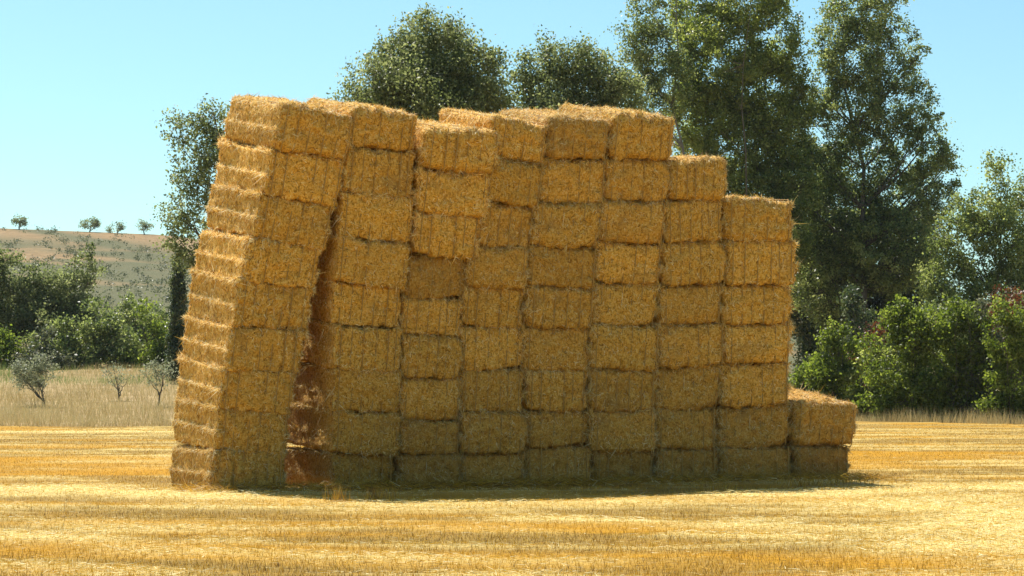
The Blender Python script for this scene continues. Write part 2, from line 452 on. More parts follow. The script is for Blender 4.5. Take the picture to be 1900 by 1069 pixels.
    zz = (base[:, 2] / BH * 2) % 1.0
    lip = onside & (zz > 0.72)
    lift = np.where(lip, lift + rs.uniform(0.1, 0.6, N), lift)
    Dd = unit(tg + nn * lift[:, None])
    L = rs.uniform(0.05, 0.14, N) * (1 + 0.5 * sstep(0.85, 1, ed) * rs.random(N))
    L = np.where(nn[:, 1] < -0.6, L * 0.72, L)
    if flat or top: L = np.where(onside, L * (0.62 if lipk else 0.4), L)
    L[:120] = rs.uniform(0.16, 0.32, 120); Dd[:120] = unit(Dd[:120] + [0, 0, -0.5])
    Wd = rs.uniform(0.006, 0.014, N)
    base = base + nn * 0.004
    side = unit(np.cross(Dd, nn + 0.6 * rs.normal(size=(N, 3))))
    V = np.empty((N, 3, 3)); V[:, 0] = base - side * Wd[:, None] / 2; V[:, 1] = base + side * Wd[:, None] / 2; V[:, 2] = base + Dd * L[:, None]
    tint = np.clip(rs.normal(0.50, 0.38, N) + 0.18 * lip, 0, 1)  # straw along the side lips paler: their sunlit highlight put into the tint
    loose = mesh_np('loose_straw', V.reshape(-1, 3), np.arange(3 * N).reshape(-1, 3), 3, M_LOOSE, np.repeat(tint, 3))
    return body, loose, tws

def twine_mesh():
    """a square-section loop round the bale, lengthwise over the ends, at x = 0"""
    rad = 0.006
    loop = []
    hy, hz = BL / 2 + 0.020, BH / 2 - 0.006
    rr = 0.07
    for (cy, cz, a0) in ((hy - rr, hz - rr, 0), (-hy + rr, hz - rr, 90), (-hy + rr, -hz + rr, 180), (hy - rr, -hz + rr, 270)):
        for a in (0, 30, 60, 90):
            loop.append((cy + rr * math.cos(R(a0 + a)), cz + rr * math.sin(R(a0 + a)), math.cos(R(a0 + a)), math.sin(R(a0 + a))))
    V, Fc = [], []
    for (yy, zz, cy, cz) in loop:
        for (dx, dr) in ((-rad, -rad), (rad, -rad), (rad, rad), (-rad, rad)):
            V.append((dx, yy + cy * dr, zz + cz * dr + BH / 2))
    nl = len(loop)
    for i in range(nl):
        j = (i + 1) % nl
        for k in range(4):
            l = (k + 1) % 4
            Fc.append((i * 4 + k, j * 4 + k, j * 4 + l, i * 4 + l))
    return mesh_np('twine', V, Fc, 4, M_TWINE)

VAR = [bale_variant(100 + i) for i in range(10)]
VARF = [bale_variant(400 + i, False, True) for i in range(5)]
VARS = [bale_variant(500 + i, False, True, 0.0) for i in range(4)]
VART = [bale_variant(300 + i, True) for i in range(4)]
TWINE = twine_mesh()

# the stack's front foot line: start, heading, and per column (bottom to top) s, z of the end face's centre, width, height, tilt
P0 = Vector((-4.859, 32.526, 0)); TH = R(24)
DV = Vector((math.cos(TH), math.sin(TH), 0)); NV = Vector((-math.sin(TH), math.cos(TH), 0))
COLS = [
 [(0.619, 0.327, 1.251, 0.66, -1.3), (0.654, 0.993, 1.226, 0.675, -3.1), (0.715, 1.652, 1.247, 0.644, -3.2), (0.818, 2.316, 1.287, 0.682, -3.6), (0.925, 3.019, 1.291, 0.72, -5.2), (1.047, 3.72, 1.287, 0.674, -6.7), (1.195, 4.415, 1.302, 0.702, -7.0), (1.34, 5.127, 1.32, 0.708, -5.3), (1.463, 5.845, 1.348, 0.715, -6.4)],
 [(2.626, 0.288, 1.189, 0.654, -1.1), (2.611, 0.961, 1.228, 0.691, -1.9), (2.597, 1.649, 1.247, 0.686, -1.6), (2.586, 2.357, 1.248, 0.729, -2.8), (2.573, 3.08, 1.275, 0.717, -2.6), (2.584, 3.799, 1.283, 0.718, -2.3), (2.622, 4.53, 1.264, 0.74, -2.6), (2.643, 5.286, 1.223, 0.765, -2.0), (2.661, 5.976, 1.212, 0.65, -3.2)],
 [(3.802, 0.265, 1.085, 0.618, -0.7), (3.795, 0.853, 1.076, 0.559, -2.0), (3.778, 1.499, 1.106, 0.733, -2.0), (3.756, 2.226, 1.085, 0.722, -2.0), (3.751, 2.899, 1.064, 0.624, -1.3), (3.78, 3.566, 1.082, 0.707, 0.4), (3.88, 4.268, 1.144, 0.69, -1.1), (3.962, 4.97, 1.27, 0.704, -3.2), (4.018, 5.684, 1.36, 0.713, -3.0)],
 [(4.968, 0.26, 1.187, 0.617, -0.2), (4.953, 0.922, 1.187, 0.706, -0.5), (4.927, 1.644, 1.186, 0.738, -0.2), (4.887, 2.376, 1.154, 0.726, -0.6), (4.857, 3.085, 1.132, 0.691, -0.9), (4.883, 3.764, 1.112, 0.665, -1.1), (4.972, 4.472, 1.074, 0.744, -2.2), (5.07, 5.216, 1.05, 0.73, -2.5), (5.10, 5.926, 1.12, 0.69, -4.2)],
 [(6.249, 0.308, 1.296, 0.726, 0.0), (6.192, 0.98, 1.211, 0.618, -0.2), (6.14, 1.649, 1.177, 0.72, 0.7), (6.114, 2.38, 1.239, 0.741, 0.5), (6.138, 3.102, 1.312, 0.701, -0.2), (6.12, 3.812, 1.332, 0.716, -0.9), (6.146, 4.533, 1.248, 0.721, -1.0), (6.227, 5.269, 1.244, 0.74, 0.9), (6.26, 6.001, 1.159, 0.715, 0.4)],
 [(7.527, 0.27, 1.217, 0.64, -0.9), (7.47, 0.937, 1.259, 0.694, -1.5), (7.426, 1.657, 1.311, 0.745, -0.8), (7.428, 2.421, 1.353, 0.781, -0.7), (7.432, 3.182, 1.245, 0.74, -0.7), (7.421, 3.895, 1.246, 0.684, -2.2), (7.425, 4.612, 1.287, 0.746, -2.0), (7.467, 5.352, 1.207, 0.726, 0.2), (7.493, 6.094, 1.261, 0.748, -0.4)],
 [(8.783, 0.285, 1.251, 0.65, 0.5), (8.744, 0.979, 1.25, 0.738, 0.5), (8.774, 1.721, 1.305, 0.747, 1.4), (8.783, 2.465, 1.315, 0.74, 1.6), (8.727, 3.193, 1.258, 0.717, 0.8), (8.722, 3.941, 1.273, 0.776, 2.6), (8.658, 4.693, 1.16, 0.727, 3.2), (8.679, 5.423, 1.17, 0.726, 1.0)],
 [(10.231, 0.305, 1.52, 0.646, 0.1), (10.202, 1.003, 1.50, 0.75, 0.4), (10.162, 1.765, 1.381, 0.773, 1.1), (10.152, 2.508, 1.379, 0.712, 1.2), (10.077, 3.22, 1.398, 0.713, 1.0), (10.115, 3.983, 1.45, 0.807, 1.2), (9.984, 4.753, 1.46, 0.737, 0.8)],
 [(11.64, 0.31, 1.168, 0.626, 0.4), (11.676, 1.018, 1.34, 0.792, -1.2)],
]
# extra set-forward (metres towards the viewer) of single end faces: (column, row) -> value
PROUD = {(2, 8): 0.16, (2, 7): 0.10, (2, 6): 0.08, (2, 5): -0.07, (2, 4): -0.03, (0, 8): 0.05, (3, 8): -0.04, (4, 8): -0.03,
         (5, 8): 0.02, (8, 1): 0.05, (7, 5): 0.06, (7, 6): 0.05, (1, 0): -0.05, (6, 3): 0.05}
TONE = {(2, 5): (0.84, 0.28), (1, 0): (0.82, 0.0), (1, 1): (0.9, 0.0), (1, 2): (0.9, 0.0), (1, 3): (0.95, 0.0), (8, 0): (0.84, 0.35), (2, 6): (1.1, 0.0), (2, 7): (1.08, 0.0), (0, 6): (0.92, 0.12), (0, 3): (0.93, 0.10),
        (0, 7): (1.08, 0.0), (4, 5): (0.82, 0.12), (2, 8): (1.02, 0), (1, 4): (1.05, 0), (0, 5): (1.06, 0), (5, 5): (1.08, 0), (6, 2): (0.88, 0.12)}
ORD = ['first', 'second', 'third', 'fourth', 'fifth', 'sixth', 'seventh', 'eighth', 'ninth']
COLN = ['leaning leftmost column', 'second column from the left', 'third column from the left', 'fourth column from the left', 'middle column',
        'sixth column from the left', 'eight-bale column right of the tallest', 'seven-bale column at the right', 'low two-bale column at far right']
def lean(z): return -0.85 * (max(z, 0) / 6.3) ** 1.6
def lean_slope(z): return 0.85 * 1.6 / 6.3 * (max(z, 0) / 6.3) ** 0.6

rb = random.Random(3)
vi = 0
for ci, col in enumerate(COLS):
    for ri, (s, z, w, h, roll) in enumerate(col):
        t = lean(z) - PROUD.get((ci, ri), rb.uniform(-0.06, 0.06) * (0.4 if ci == 0 else 1))
        front = P0 + DV * s + NV * t + Vector((0, 0, z))
        pitch = math.atan(lean_slope(z)) * (0.55 if ci in (6, 7) else 1) * (0.9 if ri else 0.3) + (R(3.5) if ri == len(col) - 1 and ci > 7 else 0)
        yaw = TH + R(rb.uniform(-1.2, 1.2)) * (0.3 if ci == 0 else 1) + (R(1.5 + 0.55 * z) if ci == 0 else R(8) * max(0, 1 - z / 5) if ci == 1 else 0)
        rot = Matrix.Rotation(yaw, 4, 'Z') @ Matrix.Rotation(pitch, 4, 'X') @ Matrix.Rotation(-R(roll + (rb.uniform(-1.3, 1.3) if ri not in (0, len(col) - 1) else 0)) * -1, 4, 'Y').inverted()
        sx, sz = (w + 0.02 + rb.uniform(-0.03, 0.03) * (ci > 0)) / BW, (h + (0.055 if ci == 0 else 0.02) + rb.uniform(-0.015, 0.015)) / BH
        mat = Matrix.Translation(front) @ rot @ Matrix.Translation((0, BL / 2, -BH / 2 * sz)) @ Matrix.Diagonal((sx, 1, sz, 1))
        body, loose, tws = VART[ci % 4] if ri == len(col) - 1 else VARF[(ri * 3 + ci) % 5] if ci == 0 else VARS[(ri * 3) % 4] if ci == 1 else VAR[(vi * 7 + ci) % len(VAR)]; vi += 1
        o = obj('straw_bale', body)
        o.matrix_world = mat
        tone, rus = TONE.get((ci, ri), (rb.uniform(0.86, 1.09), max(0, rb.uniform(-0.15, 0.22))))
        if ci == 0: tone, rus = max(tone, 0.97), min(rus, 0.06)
        if ri < 3: tone *= (0.84, 0.92, 0.97)[ri]; rus = max(rus, (0.42, 0.26, 0.13)[ri] * (1 if ci > 1 else 0.35))  # lowest rows darker and redder: shade low on the stack painted into their colour
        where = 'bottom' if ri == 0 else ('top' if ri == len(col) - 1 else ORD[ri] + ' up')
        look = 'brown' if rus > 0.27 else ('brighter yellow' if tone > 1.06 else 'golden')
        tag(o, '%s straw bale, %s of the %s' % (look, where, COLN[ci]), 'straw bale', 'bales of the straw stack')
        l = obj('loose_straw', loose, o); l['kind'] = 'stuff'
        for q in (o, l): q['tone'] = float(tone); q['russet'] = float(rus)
        for x0 in tws:
            tw = obj('twine', TWINE, o); tw.location = (x0, 0, 0)

# dry tufts at the stack's foot
def tuft(loc, n, h, spread, label, seed):
    rs = np.random.default_rng(seed)
    P = np.stack([rs.normal(0, spread, n), rs.normal(0, spread * 0.5, n), np.full(n, -0.02)], -1)
    D = unit(np.stack([rs.normal(0, 0.3, n), rs.normal(0, 0.3, n), np.ones(n)], -1))
    L = rs.uniform(0.4, 1.0, n) * h
    side = unit(np.cross(D, rs.normal(size=(n, 3)))) * 0.0045
    V = np.stack([P - side, P + side, P + D * L[:, None]], 1).reshape(-1, 3); Fc = np.arange(3 * n).reshape(-1, 3)
    tn = np.repeat(np.clip(rs.normal(0.4, 0.22, n), 0, 1), 3)
    a = np.linspace(0, 2 * math.pi, 14, endpoint=False)               # the matted root crown the stalks grow from
    ring = np.stack([np.cos(a) * spread * 3.2, np.sin(a) * spread * 1.7, np.full(14, -0.03)], -1)
    b0 = len(V); V = np.concatenate([V, ring, [[0, 0, 0.035]]])
    Fc = np.concatenate([Fc, [(b0 + k, b0 + (k + 1) % 14, b0 + 14) for k in range(14)]])
    m = mesh_np('dry_grass_tuft', V, Fc, 3, M_STUB, np.concatenate([tn, np.full(15, 0.3)]))
    o = obj('dry_grass_tuft', m); o.location = loc
    tag(o, label, 'grass tuft', 'dry tufts at the foot of the stack')
def gz(x, y): return float(field_z(np.array([x]), np.array([y]))[0])
for (x, y, n, h, sp, lab) in [
    (-1.98, 29.9, 160, 0.34, 0.16, 'dry amber grass tuft before the dark gap in the stack'),
    (-2.55, 29.7, 70, 0.36, 0.10, 'sparse pale grass tuft left of the amber tuft'),
    (5.15, 34.6, 260, 0.30, 0.22, 'wide amber grass tuft before the low right-hand bales'),
    (6.0, 35.3, 200, 0.26, 0.28, 'short amber grass tuft beside the far right bottom bale'),
    (3.4, 32.7, 120, 0.22, 0.16, 'small dry tuft at the shadow edge, right of centre')]:
    tuft((x, y, gz(x, y)), n, h, sp, lab, int(abs(x) * 100))

# ------------------------------------------------------------------ trees, bushes
def mat_leaf(name, a, b, c, tr=0.4, rough=0.5, spec=0.3):
    t = NT(name)
    col = t.ramp(t.attr('tint'), [(0.0, a), (0.5, b), (1.0, c)])
    p = t.pbsdf(col, rough, spec)
    hs = t.n('ShaderNodeHueSaturation'); t.l(col, hs.inputs['Color']); hs.inputs['Value'].default_value = 2.1; hs.inputs['Saturation'].default_value = 1.1
    trn = t.n('ShaderNodeBsdfTranslucent'); t.l(hs.outputs[0], trn.inputs[0])
    mx = t.n('ShaderNodeMixShader'); mx.inputs[0].default_value = tr
    t.l(p, mx.inputs[1]); t.l(trn.outputs[0], mx.inputs[2])
    return t.done(mx.outputs[0])

LEAF = {
    'poplar': mat_leaf('poplar_leaf', (0.055, 0.075, 0.022), (0.14, 0.17, 0.05), (0.32, 0.34, 0.13), 0.45, 0.42, 0.5),
    'grey': mat_leaf('grey_green_leaf', (0.06, 0.078, 0.026), (0.135, 0.155, 0.056), (0.27, 0.285, 0.13), 0.45),
    'yellow': mat_leaf('yellow_green_leaf', (0.068, 0.092, 0.018), (0.16, 0.188, 0.042), (0.32, 0.34, 0.11), 0.5, 0.42, 0.5),
    'dark': mat_leaf('dark_leaf', (0.02, 0.034, 0.012), (0.06, 0.082, 0.028), (0.17, 0.19, 0.075), 0.3, 0.4, 0.5),
    'bright': mat_leaf('bright_bush_leaf', (0.05, 0.072, 0.012), (0.12, 0.155, 0.026), (0.23, 0.26, 0.06), 0.5),
    'light': mat_leaf('light_green_leaf', (0.07, 0.095, 0.025), (0.16, 0.19, 0.055), (0.30, 0.32, 0.12), 0.5),
    'olive': mat_leaf('olive_leaf', (0.11, 0.125, 0.07), (0.19, 0.20, 0.12), (0.30, 0.31, 0.20), 0.35),
    'red': mat_leaf('rust_red_leaf', (0.07, 0.028, 0.014), (0.13, 0.05, 0.022), (0.20, 0.08, 0.03), 0.3),
    'dull': mat_leaf('dull_scrub_leaf', (0.05, 0.06, 0.03), (0.095, 0.105, 0.05), (0.16, 0.16, 0.085), 0.25),
}

def tube_np(paths, sides=5):
    V, Fc = [], []; base = 0
    ang = np.linspace(0, 2 * math.pi, sides, endpoint=False)
    for P, rad in paths:
        P = np.asarray(P, float); n = len(P)
        T = unit(np.gradient(P, axis=0)) if n > 1 else np.array([[0, 0, 1.0]])
        ref = np.array([0.31, 0.95, 0.05]); U = unit(np.cross(T, ref)); W = np.cross(T, U)
        ring = P[:, None, :] + np.asarray(rad)[:, None, None] * (U[:, None, :] * np.cos(ang)[None, :, None] + W[:, None, :] * np.sin(ang)[None, :, None])
        V.append(ring.reshape(-1, 3))
        for i in range(n - 1):
            for k in range(sides):
                l = (k + 1) % sides
                Fc.append((base + i * sides + k, base + i * sides + l, base + (i + 1) * sides + l, base + (i + 1) * sides + k))
        base += n * sides
    return np.concatenate(V), np.array(Fc)

NLEAF = 0
def leaves_np(C, per, rc, size, rs, up=0.35, flat=0.85, asp=0.62):
    """leaf rhombi scattered round cluster centres C"""
    M = len(C); n = M * per
    cr = rc * rs.uniform(0.55, 1.25, M)
    p = np.repeat(C, per, 0) + rs.normal(size=(n, 3)) * np.repeat(cr, per)[:, None] * np.array([1, 1, flat]) * 0.6
    a = unit(rs.normal(size=(n, 3)) + np.array([0, 0, -0.15]))
    nn = unit(rs.normal(size=(n, 3)) + np.array([0, 0, up]))
    b = unit(np.cross(nn, a))
    L = size * rs.uniform(0.65, 1.3, n)
    V = np.empty((n, 4, 3)); V[:, 0] = p - a * L[:, None] / 2; V[:, 2] = p + a * L[:, None] / 2
    V[:, 1] = p + b * (L * asp / 2)[:, None] + nn * (L * 0.12)[:, None]; V[:, 3] = p - b * (L * asp / 2)[:, None] + nn * (L * 0.12)[:, None]
    tint = np.clip(np.repeat(rs.normal(0.48, 0.2, M), per) + rs.normal(0, 0.17, n), 0, 1)
    return V.reshape(-1, 3), np.arange(4 * n).reshape(-1, 4), np.repeat(tint, 4)

def lobe_points(lobes, spacing, rs, shell=0.45):
    """cluster centres in a set of ellipsoids, thinned, more of them near the skin"""
    out = []
    for (c, r) in lobes:
        r = np.asarray(r, float)
        n = max(6, int(4.19 * r.prod() / spacing ** 3))
        d = unit(rs.normal(size=(n, 3)))
        rad = rs.random(n) ** (1 / 3.0 * (1 - shell))
        # uneven outline
        rad *= 1 + 0.16 * np.sin(d[:, 0] * 5.1 + c[0]) * np.sin(d[:, 2] * 4.3 + c[2]) + rs.normal(0, 0.07, n)
        out.append(np.asarray(c) + d * r * rad[:, None])
    return np.concatenate(out)

def tree(name, label, base, lobes, leafmat, size, per, spacing, rc, seed, cat='tree', group=None, trunk_r=0.2, trunk_top=None, bark=M_BARK, stems=1, up=0.35, shell=0.45, flat=0.85, sharp=0.5):
    """lobes are given relative to base: ((x,y,z),(rx,ry,rz))"""
    rs = np.random.default_rng(seed)
    root = empty(name, base)
    tag(root, label, cat, group)
    top = max(c[2] + r[2] * 0.6 for c, r in lobes) if trunk_top is None else trunk_top[2]
    cx = np.mean([c[0] for c, r in lobes]); cy = np.mean([c[1] for c, r in lobes])
    tl = max(lobes, key=lambda q: q[0][2])
    if trunk_top is None: top = tl[0][2]
    tx, ty = (tl[0][0], tl[0][1]) if trunk_top is None else trunk_top[:2]
    paths, nodes, nrad = [], [], []
    for sI in range(stems):
        k = np.linspace(0, 1, 11)
        o = rs.normal(0, 0.25 * (stems > 1), 2) * (1 + 0.02 * top); ex = rs.normal(0, 0.07 * top * (stems > 1), 2)
        wob = np.cumsum(rs.normal(0, 0.012 * top, (11, 2)), 0); wob -= wob[0]
        P = np.stack([o[0] + (tx + ex[0] - o[0]) * k ** 1.2 + wob[:, 0], o[1] + (ty + ex[1] - o[1]) * k ** 1.2 + wob[:, 1], -0.15 + (top + 0.15) * k], -1)
        rad = 0.7 * trunk_r * (1 - 0.9 * k) * (1 + 0.35 * np.exp(-k * 18)) * (1 if sI == 0 else 0.75)
        paths.append((P, rad)); nodes.append(P[2:]); nrad.append(rad[2:])
    N0 = np.concatenate(nodes); r0 = np.concatenate(nrad)
    limbs = []
    for c, r in lobes:
        c = np.asarray(c, float); r = np.asarray(r)
        for _ in range(2 if max(r) < 1.4 else 4):
            tgt = c + rs.normal(size=3) * r * 0.35
            dz = np.hypot(tgt[0] - N0[:, 0], tgt[1] - N0[:, 1])
            cost = np.abs((tgt[2] - N0[:, 2]) - (0.5 + 0.9 * dz)) + 0.4 * dz
            i = int(np.argmin(cost)); S = N0[i]
            k = np.linspace(0, 1, 6)[:, None]
            mid = (S + tgt) / 2 + np.array([0, 0, 0.12 * np.linalg.norm(tgt - S)]) * -0.6
            P = (1 - k) ** 2 * S + 2 * k * (1 - k) * mid + k ** 2 * tgt + np.vstack([np.zeros(3), rs.normal(0, 0.05, (5, 3))])
            rr = min(r0[i] * 0.75, 0.02 + 0.014 * np.linalg.norm(tgt - S) + 0.01)
            rad = np.linspace(rr, rr * 0.22, 6)
            limbs.append((P, rad))
    N1 = np.concatenate([N0] + [P[1:] for P, _ in limbs]); R1 = np.concatenate([r0] + [r[1:] for _, r in limbs])
    C = lobe_points(lobes, spacing * 0.86, rs, shell)
    per = int(per * 1.3)
    global NLEAF; NLEAF += len(C) * per
    twigs = []
    for c in C:
        d = np.linalg.norm(N1 - c, axis=1) + 0.6 * np.maximum(N1[:, 2] - c[2] + 0.1, 0)
        i = int(np.argmin(d)); S = N1[i]
        r = min(R1[i] * 0.7, 0.012 + 0.006 * d[i])
        mid = (S + c) / 2 + rs.normal(0, 0.06, 3) * d[i] - np.array([0, 0, 0.08 * d[i]])
        twigs.append((np.array([S, mid, c]), np.array([r, r * 0.7, r * 0.3])))
    trunk0 = None
    for pth in paths:
        v, f = tube_np([pth], 8); tk = obj('trunk', mesh_np('trunk', v, f, 4, bark, smooth=True), root)
        trunk0 = trunk0 or tk
    v1, f1 = tube_np(limbs, 5); v2, f2 = tube_np(twigs, 3)
    br = obj('branches', mesh_np('branches', np.concatenate([v1, v2]), np.concatenate([f1, f2 + len(v1)]), 4, bark, smooth=True), trunk0)
    br['kind'] = 'stuff'
    v, f, tn = leaves_np(C, per, rc, size, rs, up, flat)
    cr = obj('crown', mesh_np('crown', v, f, 4, LEAF[leafmat], tn), root)
    return root

def gt(x, y): return float(terrain(np.array([x]), np.array([y]))[0])
def spot(px, dist): return (px - 950) / 3700 * dist
def hgt(py, dist): return EYE + (731 - py) / 3700 * dist
def plant(name, label, px, dist, lobes_px, leafmat, size, per, spacing, rc, seed, depth=0.9, **kw):
    """a tree standing 'dist' metres out; its crown's lobes noted as seen (centre, half sizes), given real size and depth here"""
    x = spot(px, dist); y = dist; z = gt(x, y) - 0.05
    k = dist / 3700
    rs = random.Random(seed)
    lob = []
    for (lx, ly, rx, rz) in lobes_px:
        rr = rx * k
        lob.append(((spot(lx, dist) - x, rs.uniform(-0.5, 0.5) * rr, hgt(ly, dist) - z), (rr, rr * depth, rz * k)))
    return tree(name, label, (x, y, z), lob, leafmat, size, per, spacing, rc, seed, **kw)

G_T = 'tall trees behind the straw stack'
plant('poplar_tree', 'grey-green sparse tree peeking out left of the stack', 392, 104,
      [(335, 235, 34, 34), (385, 205, 30, 26), (372, 262, 42, 40), (350, 320, 36, 42), (330, 385, 36, 36), (352, 440, 45, 50), (410, 330, 50, 90), (330, 470, 26, 24), (440, 260, 50, 60)],
      'grey', 0.17, 34, 0.66, 0.5, 11, trunk_r=0.28, group=G_T)
plant('poplar_tree', 'broad round-topped tree rising above the left half of the stack', 800, 100,
      [(798, 62, 58, 48), (800, 120, 100, 70), (715, 92, 18, 16), (725, 165, 80, 60), (880, 140, 62, 60), (800, 210, 130, 90), (670, 190, 40, 28), (910, 200, 50, 60), (800, 330, 110, 110)],
      'grey', 0.17, 46, 0.70, 0.55, 12, trunk_r=0.34, group=G_T)
plant('poplar_tree', 'lower rounded tree between the broad tree and tall poplars', 1065, 106,
      [(1010, 110, 46, 42), (1060, 105, 52, 40), (1110, 150, 60, 55), (1050, 180, 90, 70), (980, 170, 30, 40), (1155, 190, 50, 55), (960, 150, 18, 20), (1060, 300, 110, 110)],
      'grey', 0.17, 42, 0.70, 0.52, 13, trunk_r=0.30, group=G_T)
plant('poplar_tree', 'slender upright poplar with bare slanting trunk', 1245, 134,
      [(1205, 20, 36, 60), (1215, 90, 44, 60), (1180, 110, 34, 50), (1200, 190, 46, 55), (1230, -50, 30, 50), (1250, 150, 40, 70), (1160, 60, 16, 26)],
      'poplar', 0.19, 40, 0.78, 0.48, 14, trunk_r=0.26, bark=M_BARKP, group=G_T)
plant('poplar_tree', 'wide yellow-green poplar with several stems behind the stack', 1370, 138,
      [(1300, 20, 60, 80), (1390, -20, 70, 80), (1440, 60, 50, 80), (1330, 120, 80, 90), (1420, 170, 75, 90), (1290, 220, 60, 80), (1370, 260, 85, 90), (1460, 250, 45, 70), (1400, 370, 80, 80), (1300, 330, 50, 60), (1475, 340, 50, 70), (1440, 450, 70, 80), (1490, 180, 30, 60), (1480, 110, 30, 60)],
      'yellow', 0.20, 50, 0.86, 0.50, 15, trunk_r=0.20, stems=4, bark=M_BARK, group=G_T)
plant('poplar_tree', 'tallest dark poplar with forked open crown at right', 1610, 140,
      [(1600, 10, 66, 60), (1560, 50, 40, 50), (1535, 160, 36, 60), (1520, 240, 40, 60), (1510, 330, 46, 70), (1650, 30, 44, 50), (1590, 110, 66, 70), (1660, 120, 50, 60), (1700, 90, 26, 40), (1580, 200, 60, 70), (1680, 200, 60, 60), (1720, 275, 56, 60), (1600, 300, 75, 70), (1740, 330, 40, 40), (1690, 370, 85, 60), (1560, 400, 85, 90), (1650, 470, 90, 80), (1540, 520, 70, 90)],
      'poplar', 0.20, 46, 0.92, 0.48, 16, trunk_r=0.42, group=G_T)
plant('broadleaf_tree', 'dark shaded tree behind the low right-hand bales', 1570, 147,
      [(1500, 420, 60, 90), (1510, 320, 50, 70), (1490, 250, 36, 60), (1580, 480, 90, 90), (1690, 440, 60, 60), (1520, 560, 70, 90), (1620, 580, 90, 90), (1690, 520, 60, 80), (1560, 650, 90, 70), (1460, 500, 60, 100), (1660, 640, 70, 70)],
      'dark', 0.23, 50, 0.94, 0.66, 17, trunk_r=0.3, stems=2, group=G_T)
plant('broadleaf_tree', 'light green leafy tree near the right edge', 1830, 129,
      [(1855, 320, 30, 40), (1830, 390, 55, 50), (1790, 450, 55, 55), (1870, 450, 50, 60), (1760, 530, 55, 55), (1840, 540, 70, 60), (1800, 620, 80, 60), (1745, 440, 25, 30)],
      'light', 0.20, 46, 0.84, 0.52, 18, trunk_r=0.24, group=G_T)
plant('broadleaf_tree', 'green tree cut by the right edge of the picture', 1935, 131,
      [(1915, 350, 35, 45), (1930, 420, 55, 60), (1900, 500, 50, 60), (1950, 530, 70, 80), (1915, 610, 60, 60)],
      'poplar', 0.17, 40, 0.74, 0.52, 19, trunk_r=0.24, group=G_T)

# bushes along the field's right edge
G_B = 'bushes along the right field edge'
kw = dict(cat='bush', group=G_B, stems=5, trunk_r=0.06, bark=M_BARK)
for i, (lab, px, dist, lobes, lm) in enumerate([
    ('small green bush half hidden behind the low bales', 1500, 112, [(1500, 700, 36, 40), (1485, 735, 34, 30), (1525, 735, 36, 30)], 'bright'),
    ('pointed bright green bush right of the seven-bale column', 1555, 110, [(1552, 640, 20, 34), (1548, 685, 42, 40), (1575, 700, 40, 36), (1550, 735, 48, 30)], 'bright'),
    ('low yellowish bush before the rust-red shrub', 1620, 109, [(1615, 690, 38, 34), (1640, 705, 40, 36), (1615, 735, 48, 30)], 'yellow'),
    ('tall bright green bush in the middle of the hedge', 1695, 107, [(1672, 610, 30, 32), (1705, 600, 38, 40), (1690, 660, 60, 46), (1720, 690, 50, 46), (1690, 730, 62, 36)], 'bright'),
    ('leafy green bush right of the tall bright bush', 1775, 106, [(1760, 600, 30, 34), (1785, 630, 40, 40), (1770, 680, 52, 46), (1780, 725, 56, 34)], 'bright'),
    ('dull brownish bush in the right-hand hedge', 1835, 106, [(1820, 640, 36, 36), (1845, 670, 40, 44), (1830, 715, 50, 40)], 'dull'),
    ('dark tall bush hiding the trunk of the tallest poplar', 1600, 122, [(1595, 600, 40, 46), (1610, 650, 56, 50), (1590, 700, 60, 50), (1600, 735, 60, 36)], 'dark'),
    ('dark bush between the yellowish bush and the dark tree', 1650, 121, [(1640, 660, 40, 40), (1660, 700, 50, 44), (1640, 735, 50, 34)], 'poplar'),
    ('dark green bush behind the tall bright bush', 1735, 119, [(1735, 640, 46, 46), (1740, 690, 52, 46), (1730, 735, 56, 34)], 'poplar'),
    ('dark green bush behind the dull brownish bush', 1815, 117, [(1805, 620, 46, 44), (1820, 680, 54, 50), (1815, 735, 56, 34)], 'poplar'),
    ('shaded bush at the far right behind the bright bush', 1905, 114, [(1900, 640, 40, 40), (1905, 690, 50, 50), (1900, 735, 54, 34)], 'poplar'),
    ('bright bush at the right edge of the hedge', 1885, 103, [(1885, 620, 34, 30), (1870, 660, 36, 36), (1905, 680, 42, 44), (1880, 725, 48, 36)], 'bright'),
]):
    w = max(l[2] for l in lobes)
    lobes = lobes + [(px - w * 0.5, 752, w * 0.6, 20), (px + w * 0.5, 752, w * 0.6, 20)]
    rj = random.Random(200 + i); rag = []
    for (lx, ly, rx, rz) in lobes:
        for _ in range(8):
            f = rj.uniform(0.16, 0.52)
            rag.append((lx + rj.gauss(0, 0.62) * rx, ly + rj.gauss(-0.1, 0.62) * rz, rx * f, rz * f * rj.uniform(0.7, 1.9)))
    plant('bush', lab, px, dist, [l for l in rag if l[1] < 772], lm, 0.19, 24, 0.50, 0.36, 30 + i, **kw)
plant('bush', 'rust-red shrub against the dark trees', 1612, 112, [(1612, 622, 26, 18), (1628, 610, 10, 20), (1600, 650, 24, 24), (1612, 700, 20, 40)], 'red', 0.17, 18, 0.6, 0.36, 41, **kw)
plant('bush', 'rust-red shrub near the right edge', 1865, 108, [(1870, 548, 28, 22), (1850, 580, 36, 24), (1885, 570, 22, 26), (1862, 630, 26, 40)], 'red', 0.17, 18, 0.6, 0.36, 42, **kw)

